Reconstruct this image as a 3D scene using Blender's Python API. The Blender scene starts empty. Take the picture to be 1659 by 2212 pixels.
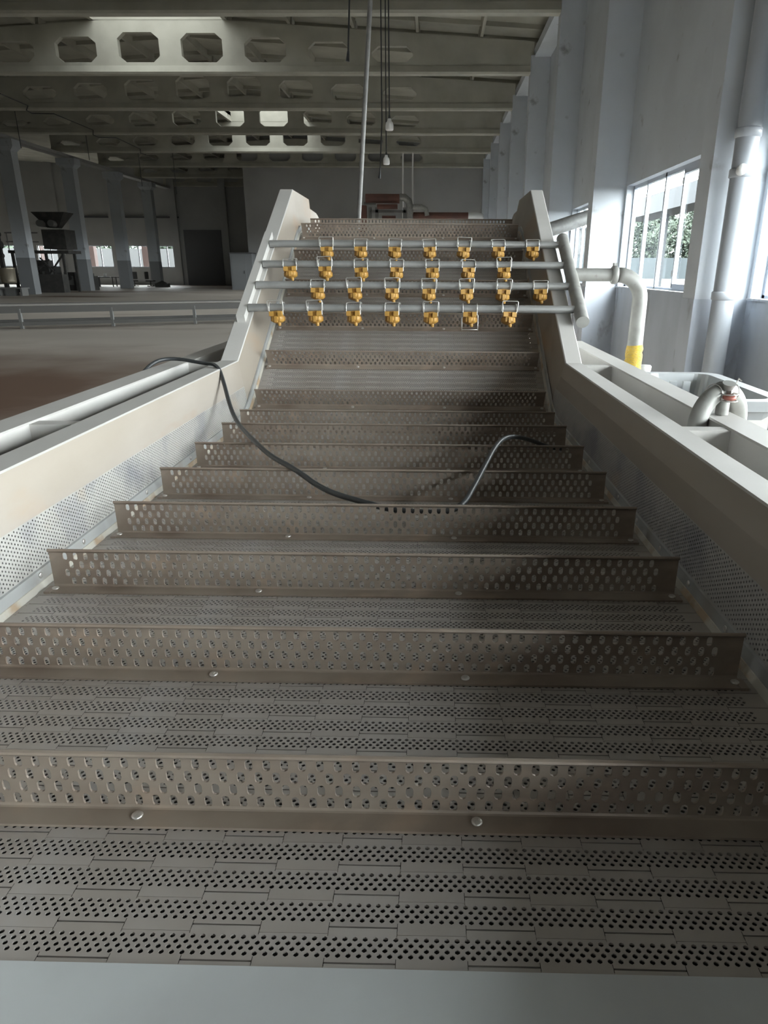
import bpy, math, random
from math import sin, cos, tan, pi, radians, hypot, atan2
from mathutils import Vector, Matrix
random.seed(7)
sc = bpy.context.scene
COL = sc.collection

# ------------------------------------------------------------------ camera
EYE = 1.45                                   # camera height above the hall floor
yaw, pitch, roll = radians(1.041), radians(19.707), radians(-0.302)
F = Vector((-sin(yaw)*cos(pitch), cos(yaw)*cos(pitch), -sin(pitch)))
Rt = Vector((cos(yaw), sin(yaw), 0)); Dn = F.cross(Rt)
R2 = cos(roll)*Rt + sin(roll)*Dn; D2 = -sin(roll)*Rt + cos(roll)*Dn
cd = bpy.data.cameras.new('camera'); cam = bpy.data.objects.new('camera', cd); COL.objects.link(cam)
m = Matrix.Identity(4)
for i in range(3):
    m[i][0] = R2[i]; m[i][1] = -D2[i]; m[i][2] = -F[i]
m.translation = Vector((0, 0, EYE)); cam.matrix_world = m
cd.sensor_fit = 'VERTICAL'; cd.sensor_height = 24; cd.sensor_width = 18
cd.lens = 24*1463.77/2212; cd.shift_x = -(902.92-829.5)/2212; cd.clip_start = .02; cd.clip_end = 600
sc.camera = cam

# ------------------------------------------------------------------ light
SKY = 16.0
w = bpy.data.worlds.new('world'); sc.world = w; w.use_nodes = True
nt = w.node_tree; nt.nodes.clear()
wo = nt.nodes.new('ShaderNodeOutputWorld'); bg = nt.nodes.new('ShaderNodeBackground')
tc = nt.nodes.new('ShaderNodeTexCoord'); sx = nt.nodes.new('ShaderNodeSeparateXYZ'); rp = nt.nodes.new('ShaderNodeValToRGB')
nt.links.new(tc.outputs['Generated'], sx.inputs[0]); nt.links.new(sx.outputs['Z'], rp.inputs[0])
rp.color_ramp.elements[0].position = 0.0; rp.color_ramp.elements[0].color = (1, .985, .97, 1)
rp.color_ramp.elements[1].position = .7; rp.color_ramp.elements[1].color = (.98, .975, .975, 1)
nt.links.new(rp.outputs[0], bg.inputs[0]); bg.inputs[1].default_value = SKY; nt.links.new(bg.outputs[0], wo.inputs[0])
def portal(name, loc, rot, sx_, sy_):
    l = bpy.data.lights.new(name, 'AREA'); l.shape = 'RECTANGLE'; l.size = sx_; l.size_y = sy_
    l.cycles.is_portal = True
    o = bpy.data.objects.new(name, l); o.location = loc; o.rotation_euler = rot; COL.objects.link(o)
sc.view_settings.view_transform = 'Standard'; sc.view_settings.look = 'None'
sc.view_settings.exposure = 0.95; sc.view_settings.gamma = 1; sc.view_settings.use_curve_mapping = False
sc.cycles.use_denoising = True
sc.cycles.max_bounces = 7; sc.cycles.diffuse_bounces = 5; sc.cycles.glossy_bounces = 3
sc.cycles.transparent_max_bounces = 12; sc.cycles.caustics_reflective = False; sc.cycles.caustics_refractive = False
sc.cycles.use_adaptive_sampling = True; sc.cycles.adaptive_threshold = .02; sc.cycles.sample_clamp_indirect = 8

# ------------------------------------------------------------------ materials
def mat(name, col, rough=.6, metal=0., col2=None, scale=4., lo=.4, hi=.65, bump=0., bscale=60., stretch=(1, 1, 1), col3=None, scale3=1., lo3=.55, hi3=.7, spec=.5, aniso=None):
    M = bpy.data.materials.new(name); M.use_nodes = True; t = M.node_tree; b = t.nodes['Principled BSDF']
    b.inputs['Base Color'].default_value = (*col, 1); b.inputs['Roughness'].default_value = rough
    b.inputs['Metallic'].default_value = metal; b.inputs['Specular IOR Level'].default_value = spec
    tcn = t.nodes.new('ShaderNodeTexCoord'); mp = t.nodes.new('ShaderNodeMapping')
    mp.inputs['Scale'].default_value = stretch; t.links.new(tcn.outputs['Object'], mp.inputs[0])
    def noise(s, l, h, det=6):
        n = t.nodes.new('ShaderNodeTexNoise'); n.inputs['Scale'].default_value = s; n.inputs['Detail'].default_value = det
        t.links.new(mp.outputs[0], n.inputs['Vector'])
        r = t.nodes.new('ShaderNodeMapRange'); r.inputs[1].default_value = l; r.inputs[2].default_value = h
        t.links.new(n.outputs['Fac'], r.inputs[0]); return r.outputs[0]
    if col2:
        x = t.nodes.new('ShaderNodeMix'); x.data_type = 'RGBA'
        x.inputs[6].default_value = (*col, 1); x.inputs[7].default_value = (*col2, 1)
        t.links.new(noise(scale, lo, hi), x.inputs[0]); out = x.outputs[2]
        if col3:
            y = t.nodes.new('ShaderNodeMix'); y.data_type = 'RGBA'
            t.links.new(out, y.inputs[6]); y.inputs[7].default_value = (*col3, 1)
            t.links.new(noise(scale3, lo3, hi3), y.inputs[0]); out = y.outputs[2]
        t.links.new(out, b.inputs['Base Color'])
    if bump:
        n = t.nodes.new('ShaderNodeTexNoise'); n.inputs['Scale'].default_value = bscale; n.inputs['Detail'].default_value = 4
        t.links.new(mp.outputs[0], n.inputs['Vector'])
        bp = t.nodes.new('ShaderNodeBump'); bp.inputs['Strength'].default_value = bump; bp.inputs['Distance'].default_value = .01
        t.links.new(n.outputs['Fac'], bp.inputs['Height']); t.links.new(bp.outputs[0], b.inputs['Normal'])
    return M
M = {}
M['slat'] = mat('slat_steel', (.42, .395, .37), .42, .3, (.33, .295, .26), 3, bump=.05, bscale=25, col3=(.42, .41, .40), scale3=9, lo3=.6, hi3=.8)
M['flight'] = mat('flight_steel', (.32, .27, .225), .42, .25, (.23, .18, .145), 5, stretch=(1, 1, 2), col3=(.36, .28, .22), scale3=14, lo3=.55, hi3=.75)
M['frame'] = mat('frame_steel', (.58, .565, .54), .55, .1, (.53, .515, .49), 3, bump=.03, bscale=30)
M['side'] = mat('side_steel', (.30, .263, .22), .5, .1, (.345, .31, .27), 2.5, stretch=(1, .6, 1.6), col3=(.33, .25, .18), scale3=3.5, lo3=.56, hi3=.72)
M['perf'] = mat('perforated_steel', (.38, .37, .35), .45, .2, (.25, .25, .26), 6, lo=.5, hi=.68, stretch=(1, 1, 1), col3=(.40, .35, .29), scale3=5, lo3=.58, hi3=.7)
M['wear'] = mat('wear_rail', (.42, .40, .35), .6, 0, (.33, .25, .17), 14, lo=.5, hi=.62)
M['strip'] = mat('strip_plastic', (.33, .335, .33), .5, .1, (.28, .26, .23), 8, lo=.5, hi=.7)
M['screw'] = mat('screw_steel', (.62, .6, .57), .3, .8)
M['nose'] = mat('nose_steel', (.56, .59, .60), .4, .25, (.50, .52, .53), 6, bump=.02, bscale=12)
M['dark'] = mat('pan_shade', (.05, .05, .048), .6, .2)  # near-black, stands in for the shade behind the holes
M['pipe'] = mat('pipe_steel', (.34, .34, .33), .42, .35, (.27, .27, .26), 10)
M['galv'] = mat('galvanised', (.36, .36, .34), .5, .15, (.29, .29, .27), 14, col3=(.25, .24, .22), scale3=22, lo3=.62, hi3=.7)
M['yellow'] = mat('nozzle_yellow', (.45, .25, .055), .5, 0, (.36, .18, .05), 25, lo=.45, hi=.6)
M['wire'] = mat('clip_wire', (.62, .61, .58), .3, .6)
M['tape'] = mat('yellow_tape', (.72, .48, .05), .5, 0, (.60, .42, .12), 60, bump=.6, bscale=90, stretch=(1, 1, 4))
M['rubber'] = mat('black_rubber', (.035, .038, .04), .42)
M['conc'] = mat('beam_concrete', (.43, .42, .36), .85, 0, (.37, .36, .305), 1.2, bump=.05, bscale=8)
M['roof'] = mat('roof_concrete', (.40, .39, .33), .9, 0, (.32, .31, .26), .8)
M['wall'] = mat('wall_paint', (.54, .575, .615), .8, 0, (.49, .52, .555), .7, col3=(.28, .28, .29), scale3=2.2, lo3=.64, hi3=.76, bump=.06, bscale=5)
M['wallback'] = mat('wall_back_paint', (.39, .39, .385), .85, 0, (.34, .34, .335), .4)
M['dado'] = mat('dado_paint', (.42, .455, .51), .6, 0, (.37, .40, .445), 1.5, col3=(.22, .22, .235), scale3=2.6, lo3=.6, hi3=.7, stretch=(1, 1, .5))
M['dadodk'] = mat('column_dado', (.26, .27, .28), .6)
M['upvc'] = mat('window_upvc', (.42, .45, .50), .4)
M['pvc'] = mat('pvc_pipe', (.36, .385, .415), .35, 0, (.37, .39, .42), 2)
M['floor'] = mat('floor_concrete', (.58, .53, .475), .6, 0, (.50, .455, .405), .25, col3=(.20, .13, .095), scale3=.22, lo3=.55, hi3=.68, stretch=(.35, 1, 1), spec=.4)
M['brown'] = mat('brown_insulation', (.17, .075, .055), .6, 0, (.12, .06, .05), 2)
M['conduit'] = mat('conduit_grey', (.20, .195, .185), .5, 0, (.15, .145, .14), 20)  # also darkens the gap between the trough rails
M['tres'] = mat('trestle_shaded', (.075, .072, .066), .6)  # shaded tone of the trestle steel, for its sides
M['tres_lit'] = mat('trestle_lit', (.22, .21, .195), .6)  # lit tone of the same steel, for the top plate
M['grey'] = mat('grey_paint', (.20, .20, .195), .6)
M['greydk'] = mat('dark_machine', (.06, .06, .058), .6, .2, (.09, .085, .08), 3)
M['cab'] = mat('cabinet_grey', (.24, .25, .26), .6)
M['door'] = mat('door_dark', (.10, .10, .105), .6)
M['brick'] = mat('brick', (.035, .018, .015), .8, 0, (.026, .013, .011), 4)
M['white'] = mat('white_ceramic', (.8, .8, .78), .35)
M['red'] = mat('valve_red', (.38, .13, .10), .4)
M['vat'] = mat('vat_steel', (.33, .345, .35), .45, .15, (.29, .305, .31), 6)
M['leaf'] = mat('leaves', (.016, .026, .017), .8, 0, (.024, .036, .020), 1)
M['bark'] = mat('bark', (.05, .04, .03), .9)
M['grass'] = mat('dry_grass', (.0145, .012, .0078), .9, 0, (.010, .0095, .006), .08)
M['fence'] = mat('fence_teal', (.013, .020, .023), .7)
M['bwhite'] = mat('far_wall', (.035, .036, .036), .8)
M['gal'] = mat('gallery_metal', (.017, .020, .023), .7)
M['brass'] = mat('bright_vessel', (.55, .50, .40), .25, .8)
g = bpy.data.materials.new('window_glass'); g.use_nodes = True; t = g.node_tree; t.nodes.clear()
o_ = t.nodes.new('ShaderNodeOutputMaterial'); tr = t.nodes.new('ShaderNodeBsdfTransparent'); gl = t.nodes.new('ShaderNodeBsdfGlossy'); mx = t.nodes.new('ShaderNodeMixShader')
tr.inputs[0].default_value = (.9, .94, .95, 1); gl.inputs['Roughness'].default_value = .03; mx.inputs[0].default_value = .06
t.links.new(tr.outputs[0], mx.inputs[1]); t.links.new(gl.outputs[0], mx.inputs[2]); t.links.new(mx.outputs[0], o_.inputs[0]); M['glass'] = g
g2 = g.copy(); g2.name = 'dimmed_skylight_glass'; g2.node_tree.nodes['Transparent BSDF'].inputs[0].default_value = (.36, .37, .37, 1); M['dimmed'] = g2  # transmission lowered to dim the skylights and keep the beams from clipping

fl_t = M['floor'].node_tree; bs = fl_t.nodes['Principled BSDF']; src = bs.inputs['Base Color'].links[0].from_socket
tcn = fl_t.nodes.new('ShaderNodeTexCoord'); mp = fl_t.nodes.new('ShaderNodeMapping'); mp.inputs['Location'].default_value = (.75, -1.3, 0); mp.inputs['Scale'].default_value = (.12, .16, 1)
fl_t.links.new(tcn.outputs['Object'], mp.inputs[0]); nz = fl_t.nodes.new('ShaderNodeTexNoise'); nz.inputs['Scale'].default_value = .5; nz.inputs['Detail'].default_value = 8
fl_t.links.new(tcn.outputs['Object'], nz.inputs['Vector']); ln = fl_t.nodes.new('ShaderNodeVectorMath'); ln.operation = 'LENGTH'; fl_t.links.new(mp.outputs[0], ln.inputs[0])
ad = fl_t.nodes.new('ShaderNodeMath'); ad.operation = 'ADD'; fl_t.links.new(ln.outputs['Value'], ad.inputs[0]); fl_t.links.new(nz.outputs['Fac'], ad.inputs[1])
mr = fl_t.nodes.new('ShaderNodeMapRange'); mr.inputs[1].default_value = 1.5; mr.inputs[2].default_value = .7; fl_t.links.new(ad.outputs[0], mr.inputs[0])
mxx = fl_t.nodes.new('ShaderNodeMix'); mxx.data_type = 'RGBA'; fl_t.links.new(mr.outputs[0], mxx.inputs[0]); fl_t.links.new(src, mxx.inputs[6]); mxx.inputs[7].default_value = (.155, .095, .065, 1)
fl_t.links.new(mxx.outputs[2], bs.inputs['Base Color'])

# ------------------------------------------------------------------ mesh helpers
class MB:
    def __init__(s): s.v = []; s.f = []; s.sm = []
    def add(s, vs, fs, smooth=False):
        n = len(s.v); s.v += [tuple(v) for v in vs]; s.f += [tuple(n+i for i in f) for f in fs]; s.sm += [smooth]*len(fs); return s
    def box(s, x0, x1, y0, y1, z0, z1):
        v = [(x, y, z) for z in (z0, z1) for y in (y0, y1) for x in (x0, x1)]
        return s.add(v, [(0, 2, 3, 1), (4, 5, 7, 6), (0, 1, 5, 4), (2, 6, 7, 3), (0, 4, 6, 2), (1, 3, 7, 5)])
    def bar(s, a, b, w_, h_, up=(0, 0, 1)):
        a = Vector(a); b = Vector(b); d = (b-a).normalized(); u = Vector(up)
        if abs(d.dot(u)) > .95: u = Vector((0, 1, 0))
        r = d.cross(u).normalized(); u = r.cross(d)
        v = [p+r*i*w_/2+u*j*h_/2 for p in (a, b) for i, j in ((-1, -1), (1, -1), (1, 1), (-1, 1))]
        return s.add(v, [(0, 1, 2, 3), (7, 6, 5, 4), (0, 4, 5, 1), (1, 5, 6, 2), (2, 6, 7, 3), (3, 7, 4, 0)])
    def tube(s, pts, r, n=12, cap=True, smooth=True):
        P = [Vector(p) for p in pts]; rs = r if isinstance(r, (list, tuple)) else [r]*len(P)
        d0 = (P[1]-P[0]).normalized(); u = Vector((0, 0, 1)) if abs(d0.z) < .9 else Vector((1, 0, 0))
        u = (u-d0*u.dot(d0)).normalized(); vs = []; k = len(P)
        for i, p in enumerate(P):
            d = (P[min(i+1, k-1)]-P[max(i-1, 0)]).normalized(); u = (u-d*u.dot(d)).normalized(); w_ = d.cross(u)
            vs += [p+(u*cos(2*pi*j/n)+w_*sin(2*pi*j/n))*rs[i] for j in range(n)]
        fs = [(i*n+j, i*n+(j+1) % n, (i+1)*n+(j+1) % n, (i+1)*n+j) for i in range(k-1) for j in range(n)]
        s.add(vs, fs, smooth)
        if cap: s.add(vs[:n], [tuple(range(n-1, -1, -1))]); s.add(vs[-n:], [tuple(range(n))])
        return s
    def lathe(s, prof, n=20, M4=None, smooth=True, sx=1, sy=1):
        vs = [(r*cos(2*pi*j/n)*sx, r*sin(2*pi*j/n)*sy, z) for r, z in prof for j in range(n)]
        if M4: vs = [M4 @ Vector(v) for v in vs]
        return s.add(vs, [(i*n+j, i*n+(j+1) % n, (i+1)*n+(j+1) % n, (i+1)*n+j) for i in range(len(prof)-1) for j in range(n)], smooth)
    def build(s, name, mt, parent=None, loc=(0, 0, 0)):
        me = bpy.data.meshes.new(name); me.from_pydata(s.v, [], s.f)
        me.polygons.foreach_set('use_smooth', s.sm); me.materials.append(M[mt] if isinstance(mt, str) else mt); me.update()
        o = bpy.data.objects.new(name, me); COL.objects.link(o); o.location = loc
        if parent: o.parent = parent
        return o
def tag(o, label=None, cat=None, group=None, kind=None):
    if label: o['label'] = label
    if cat: o['category'] = cat
    if group: o['group'] = group
    if kind: o['kind'] = kind
    return o
def empty(name, loc=(0, 0, 0), parent=None):
    o = bpy.data.objects.new(name, None); COL.objects.link(o); o.location = loc; o.empty_display_size = .1
    if parent: o.parent = parent
    return o
def part(mb, name, mt, root):                 # mesh given in world coordinates, parented to a thing standing at root.location
    l = root.location
    mb.v = [(x-l.x, y-l.y, z-l.z) for x, y, z in mb.v]
    return mb.build(name, mt, root)
def plate_cell(mb, cx, cy, w_, h_, rad, fn, th):
    """rectangular plate cell w_ x h_ with a hole of polar radius rad(theta); fn maps (u,v,depth)->3D"""
    c = atan2(h_, w_)
    if rad[0] == 'o': A = [0, c, pi/2, pi-c, pi, pi+c, 1.5*pi, 2*pi-c]
    else: A = [0, c/2, c, (c+pi/2)/2, pi/2, pi-(c+pi/2)/2, pi-c, pi-c/2, pi]; A += [a+pi for a in A[1:-1]]
    n = len(A); out = []; inn = []
    for a in A:
        ca, sa = cos(a), sin(a)
        k = min(w_/2/abs(ca) if abs(ca) > 1e-6 else 1e9, h_/2/abs(sa) if abs(sa) > 1e-6 else 1e9)
        out.append((cx+ca*k, cy+sa*k))
        if rad[0] == 'o': r = rad[1]; inn.append((cx+ca*r, cy+sa*r))
        else:
            r, hh = rad[1], rad[2]            # slot: half width r, straight half length hh
            t_ = atan2(hh, r); q = a % pi; q = min(q, pi-q)
            if q < t_: k2 = r/cos(q); inn.append((cx+ca*k2, cy+sa*k2))
            else:
                # ray hits the round end of centre (0,hh)
                sq = sin(q); k2 = hh*sq+math.sqrt(max(0, r*r-hh*hh*(1-sq*sq))); inn.append((cx+ca*k2, cy+sa*k2))
    vs = [fn(u, v, 0) for u, v in out]+[fn(u, v, 0) for u, v in inn]+[fn(u, v, th) for u, v in inn]
    fs = [(i, (i+1) % n, n+(i+1) % n, n+i) for i in range(n)]+[(n+i, n+(i+1) % n, 2*n+(i+1) % n, 2*n+i) for i in range(n)]
    mb.add(vs, fs)

# ================================================================== SETTING
XW = 4.1            # right wall plane
XP = 3.42           # face of the pilasters
BY = [-13.8, -7.8, -1.8, 4.2, 9.55, 16.2, 22.15, 28.3, 34.1, 39.9, 45.8, 52.0, 58.0, 64.0]
def rooftop(x):     # top of the gabled beams
    if x < -22.9: return 9.05+.055*min(abs(x+22.9), 13)
    return 9.82-.058*abs(x+9.7)
f = MB().box(-52, 2.2, -16, 70, -.2, 0).box(2.2, XW+.5, -16, 70, -.95, -.75).add([(2.2, -16, -.75), (2.2, 70, -.75), (2.2, 70, -.2), (2.2, -16, -.2)], [(0, 1, 2, 3)]).build('floor', 'floor'); tag(f, kind='structure')

# right wall with window openings
SILL, HEAD = 1.10, 3.13
wins = []
wr = MB(); edges = [-16]+[b for b in BY if b < 56]+[70]
wr.box(XW, XW+.24, -16, 70, HEAD, 11.5)
spans = []
for i in range(len(edges)-1):
    a, b = edges[i], edges[i+1]
    if i in (0, len(edges)-2): wr.box(XW, XW+.24, a, b, SILL, HEAD); continue
    y0, y1 = a+.1, b-.32
    spans.append((y0, y1))
    wr.box(XW, XW+.24, a, y0, SILL, HEAD); wr.box(XW, XW+.24, y1, b, SILL, HEAD)
tag(wr.build('wall_right', 'wall'), kind='structure')
lo = MB().box(XW, XW+.24, -16, 70, -.8, SILL)
for y0, y1 in spans: lo.box(XW-.05, XW+.15, y0-.02, y1+.02, SILL-.005, SILL+.02)
tag(lo.build('trim_1', 'dado'), kind='structure')

def window(idx, y0, y1):
    root = empty('window_%d' % idx, (XW+.18, (y0+y1)/2, SILL)); tag(root, kind='structure')
    x = XW+.18; L = y1-y0; fr = MB(); d = .035
    def v(ya, yb, za, zb, dd=d): fr.box(x-dd, x+dd, ya, yb, za, zb)
    v(y0, y1, SILL, SILL+.06); v(y0, y1, HEAD-.07, HEAD); v(y0, y0+.06, SILL, HEAD); v(y1-.06, y1, SILL, HEAD)
    for q in (.19, .335, .66, .84): v(y0+L*q-.035, y0+L*q+.035, SILL, HEAD)
    part(fr, 'window_frame', 'upvc', root)
    sa = MB(); a, b = y0+L*.335+.035, y0+L*.5   # opening sash frame
    for ya, yb, za, zb in ((a, a+.05, SILL+.06, HEAD-.07), (b-.05, b, SILL+.06, HEAD-.07), (a, b, SILL+.06, SILL+.13), (a, b, HEAD-.14, HEAD-.07)):
        sa.box(x-.05, x+.02, ya, yb, za, zb)
    part(sa, 'sash', 'upvc', root)
    hg = MB()
    for z in (SILL+.25, 2.1, HEAD-.3): hg.box(x-.065, x-.05, b-.03, b+.0, z, z+.1)
    part(hg, 'hinge', 'grey', root)
    part(MB().box(x+.0, x+.004, y0+.06, y1-.06, SILL+.06, HEAD-.07), 'pane', 'glass', root)
    portal('daylight_portal', (x+.12, (y0+y1)/2, (SILL+HEAD)/2), (0, radians(90), 0), HEAD-SILL, L)
for i, (a, b) in enumerate(spans): window(i+1, a, b)

# back wall pieces, deep wall with windows, left and rear walls
def holed_wall(name, y, th, x0, x1, z1, holes, mt):
    mb = MB(); xs = x0
    for hx0, hx1, hz0, hz1 in holes:
        mb.box(xs, hx0, y, y+th, 0, z1); mb.box(hx0, hx1, y, y+th, 0, hz0); mb.box(hx0, hx1, y, y+th, hz1, z1); xs = hx1
    mb.box(xs, x1, y, y+th, 0, z1); tag(mb.build(name, mt), kind='structure')
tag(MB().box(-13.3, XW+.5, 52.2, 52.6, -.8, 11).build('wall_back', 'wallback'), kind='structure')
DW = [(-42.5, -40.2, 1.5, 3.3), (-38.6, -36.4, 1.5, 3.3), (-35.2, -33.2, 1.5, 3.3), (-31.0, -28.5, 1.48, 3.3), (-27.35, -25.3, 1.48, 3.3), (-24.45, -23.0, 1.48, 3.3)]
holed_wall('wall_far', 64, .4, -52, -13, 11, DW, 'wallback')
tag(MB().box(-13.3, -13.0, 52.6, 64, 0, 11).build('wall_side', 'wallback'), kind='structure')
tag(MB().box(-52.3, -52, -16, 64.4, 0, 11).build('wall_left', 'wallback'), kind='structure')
RWIN = []
holed_wall('wall_rear', -16.4, .4, -52, XW+.5, 11, RWIN, 'wall')
n = len(spans)
for k, (x0, x1, z0, z1) in enumerate(DW+RWIN):
    y = 64.15 if k < len(DW) else -16.2
    r = empty('window_%d' % (n+1+k), ((x0+x1)/2, y, z0)); tag(r, kind='structure'); fr = MB()
    for a in ((x0, x1, z0, z0+.06), (x0, x1, z1-.06, z1), (x0, x0+.06, z0, z1), (x1-.06, x1, z0, z1), (x0+(x1-x0)*.58-.04, x0+(x1-x0)*.58+.04, z0, z1)):
        fr.box(a[0], a[1], y-.04, y+.04, a[2], a[3])
    part(fr, 'window_frame', 'upvc', r); part(MB().box(x0, x1, y, y+.004, z0, z1), 'pane', 'glass', r)
    portal('daylight_portal', ((x0+x1)/2, y+(.1 if k < len(DW) else -.1), (z0+z1)/2), (radians(-90 if k < len(DW) else 90), 0, 0), x1-x0, z1-z0)
# ledge pipe, door and buttresses on the deep wall
tag(MB().box(-21.9, -18.6, 63.9, 64.0, 0, 4.6).build('door_1', 'door'), kind='structure')
tag(MB().box(-33, -22.2, 63.86, 64.0, 5.55, 5.68).build('trim_2', 'door'), kind='structure')
bt = MB()
for x in (-33.0, -28.0, -22.6, -18.2): bt.box(x-.3, x+.3, 63.75, 64, 0, 10)
tag(bt.build('trim_3', 'wallback'), kind='structure')

# roof: slab panels with ribs, skylight openings
SKYB = [1, 3, 6, 9]                      # bays (index into BY) with a skylight; first two unseen, added for ambient light
SX0, SX1 = -12.1, -7.5
rf = MB(); rb = MB(); nsky = n+len(DW)+len(RWIN)+1
def slab(mb, x0, x1, y0, y1, o0=.3, o1=.5):
    v = [(x, y, rooftop(x)+o) for o in (o0, o1) for y in (y0, y1) for x in (x0, x1)]
    mb.add(v, [(0, 2, 3, 1), (4, 5, 7, 6), (0, 1, 5, 4), (2, 6, 7, 3), (0, 4, 6, 2), (1, 3, 7, 5)])
for i in range(-1, len(BY)):
    y0 = BY[i] if i >= 0 else -16.4; y1 = BY[i+1] if i+1 < len(BY) else 66
    if i in SKYB: xs = [(-9.7, -7.5, 0), (XW+.5, SX1, 1), (SX0, -22.9, 1), (-22.9, -36, 1), (-36, -52, 1)]
    else: xs = [(XW+.5, -9.7, 1), (-9.7, -22.9, 1), (-22.9, -36, 1), (-36, -52, 1)]
    for a, b, on in xs:
        if on: slab(rf, b, a, y0, y1)
    if i < 0 or i+1 >= len(BY): continue
    x = 1.65
    while x > -24:
        if not (i in SKYB and SX0-.1 < x < SX1+.1):
            z = rooftop(x); q = .09
            rb.add([(x-.05, y0+.1, z+.02), (x+.05, y0+.1, z+.02), (x+q, y0+.1, z+.31), (x-q, y0+.1, z+.31), (x-.05, y1-.1, z+.02), (x+.05, y1-.1, z+.02), (x+q, y1-.1, z+.31), (x-q, y1-.1, z+.31)],
                   [(0, 1, 5, 4), (1, 2, 6, 5), (3, 0, 4, 7), (0, 3, 2, 1), (4, 5, 6, 7)])
        x -= 2.27/1.0
    for q in (.12, .5, .88):
        yy = y0+(y1-y0)*q
        for a, b, on in xs:
            if on and b > -25: slab(rb, b, a, yy-.06, yy+.06, .16, .31)
    if i in SKYB:
        r = empty('window_%d' % nsky, (-9.8, (y0+y1)/2, 9.9)); nsky += 1; tag(r, kind='structure')
        c = MB()
        for a in ((SX0-.15, SX0, y0, y1), (SX1, SX1+.15, y0, y1), (SX0, SX1, y0, y0+.12), (SX0, SX1, y1-.12, y1)): c.box(*a, 9.7, 10.7)
        part(c, 'skylight_curb', 'conc', r)
        fr = MB()
        for k in range(5): xx = SX0+(SX1-SX0)*k/4; fr.box(xx-.03, xx+.03, y0, y1, 10.66, 10.72)
        part(fr, 'window_frame', 'upvc', r); part(MB().box(SX0, SX1, y0, y1, 10.70, 10.705), 'pane', 'dimmed', r)
        portal('skylight_portal', ((SX0+SX1)/2, (y0+y1)/2, 10.8), (0, 0, 0), SX1-SX0, y1-y0)
tag(rf.build('ceiling', 'roof'), kind='structure'); tag(rb.build('trim_4', 'roof'), kind='structure')

# lattice beams, pilasters, columns
OP = [-17.4+2.27*k for k in range(-2, 8)]
ordn = ['nearest', 'second', 'third', 'fourth', 'fifth', 'sixth', 'seventh', 'eighth', 'ninth', 'tenth', 'eleventh', 'twelfth', 'thirteenth', 'fourteenth']
def beam(y):
    root = empty('concrete_beam', (-9.7, y, 8.1)); mb = MB(); hw = .11; zb = 8.10; e = 1.135
    x1 = OP[-1]+e; x0 = OP[0]-e
    for s in (-1, 1):
        yy = y+s*hw
        for c in OP:
            zt0, zt1 = rooftop(c-e), rooftop(c+e)
            L_, R_ = c-.74, c+.74; b_, t_ = 8.41, rooftop(c)-.44; k = .24
            inn = [(R_, (b_+t_)/2), (R_, t_-k*.8), (R_-k, t_), (c, t_), (L_+k, t_), (L_, t_-k*.8), (L_, (b_+t_)/2), (L_, b_+k*.8), (L_+k, b_), (c, b_), (R_-k, b_), (R_, b_+k*.8)]
            out = [(c+e, (b_+t_)/2), (c+e, zt1), (c+e, zt1), (c, rooftop(c)), (c-e, zt0), (c-e, zt0), (c-e, (b_+t_)/2), (c-e, zb), (c-e, zb), (c, zb), (c+e, zb), (c+e, zb)]
            vs = [(a, yy, z) for a, z in out]+[(a, yy, z) for a, z in inn]+[(a, y-s*hw, z) for a, z in inn]
            fs = [(i, (i+1) % 12, 12+(i+1) % 12, 12+i) for i in range(12)]
            if s < 0: fs += [(12+i, 12+(i+1) % 12, 24+(i+1) % 12, 24+i) for i in range(12)]
            mb.add(vs, fs)
    for a, b in ((x1, XP+.1), (-23.2, x0)):
        za, zb_ = rooftop(a), rooftop(b)
        v = [(a, y-hw, zb), (b, y-hw, zb), (b, y-hw, zb_), (a, y-hw, za), (a, y+hw, zb), (b, y+hw, zb), (b, y+hw, zb_), (a, y+hw, za)]
        mb.add(v, [(0, 1, 2, 3), (7, 6, 5, 4), (0, 4, 5, 1), (1, 5, 6, 2), (3, 2, 6, 7), (0, 3, 7, 4)])
    part(mb, 'web', 'conc', root)
    ch = MB().add([(x, yy, z) for x in (-23.2, XP+.1) for yy, z in ((y-.14, 8.04), (y+.14, 8.04), (y+.19, 8.10), (y+.14, 8.30), (y-.14, 8.30), (y-.19, 8.10))],
                  [(i, (i+1) % 6, 6+(i+1) % 6, 6+i) for i in range(6)]+[(0, 1, 2, 3, 4, 5)[::-1], (6, 7, 8, 9, 10, 11)])
    part(ch, 'bottom_chord', 'conc', root)
    return root
vis = [b for b in BY if b > -2]
for k, y in enumerate(BY):
    r = beam(y); j = k-6
    lab = {0: 'concrete roof beam cropped by the top edge of the photo', 1: 'octagon-holed concrete roof beam lit bright by the skylight before it, nearest of the pierced ones',
           2: 'dim pierced concrete roof beam right behind the brightest one', 3: 'pierced concrete roof beam with sky glare showing through its middle openings',
           4: 'far pierced concrete roof beam with a long lit lower chord', 5: 'concrete roof beam set against the top of the grey back wall',
           6: 'distant dark pierced beam left of the back wall, second last', 7: 'farthest dark roof beam on the far window wall'}.get(j, 'concrete roof beam overhead, %s bay behind the one at the photo top' % ordn[max(0, 5-k)])
    tag(r, lab, 'beam', 'pierced concrete roof beams')
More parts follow.
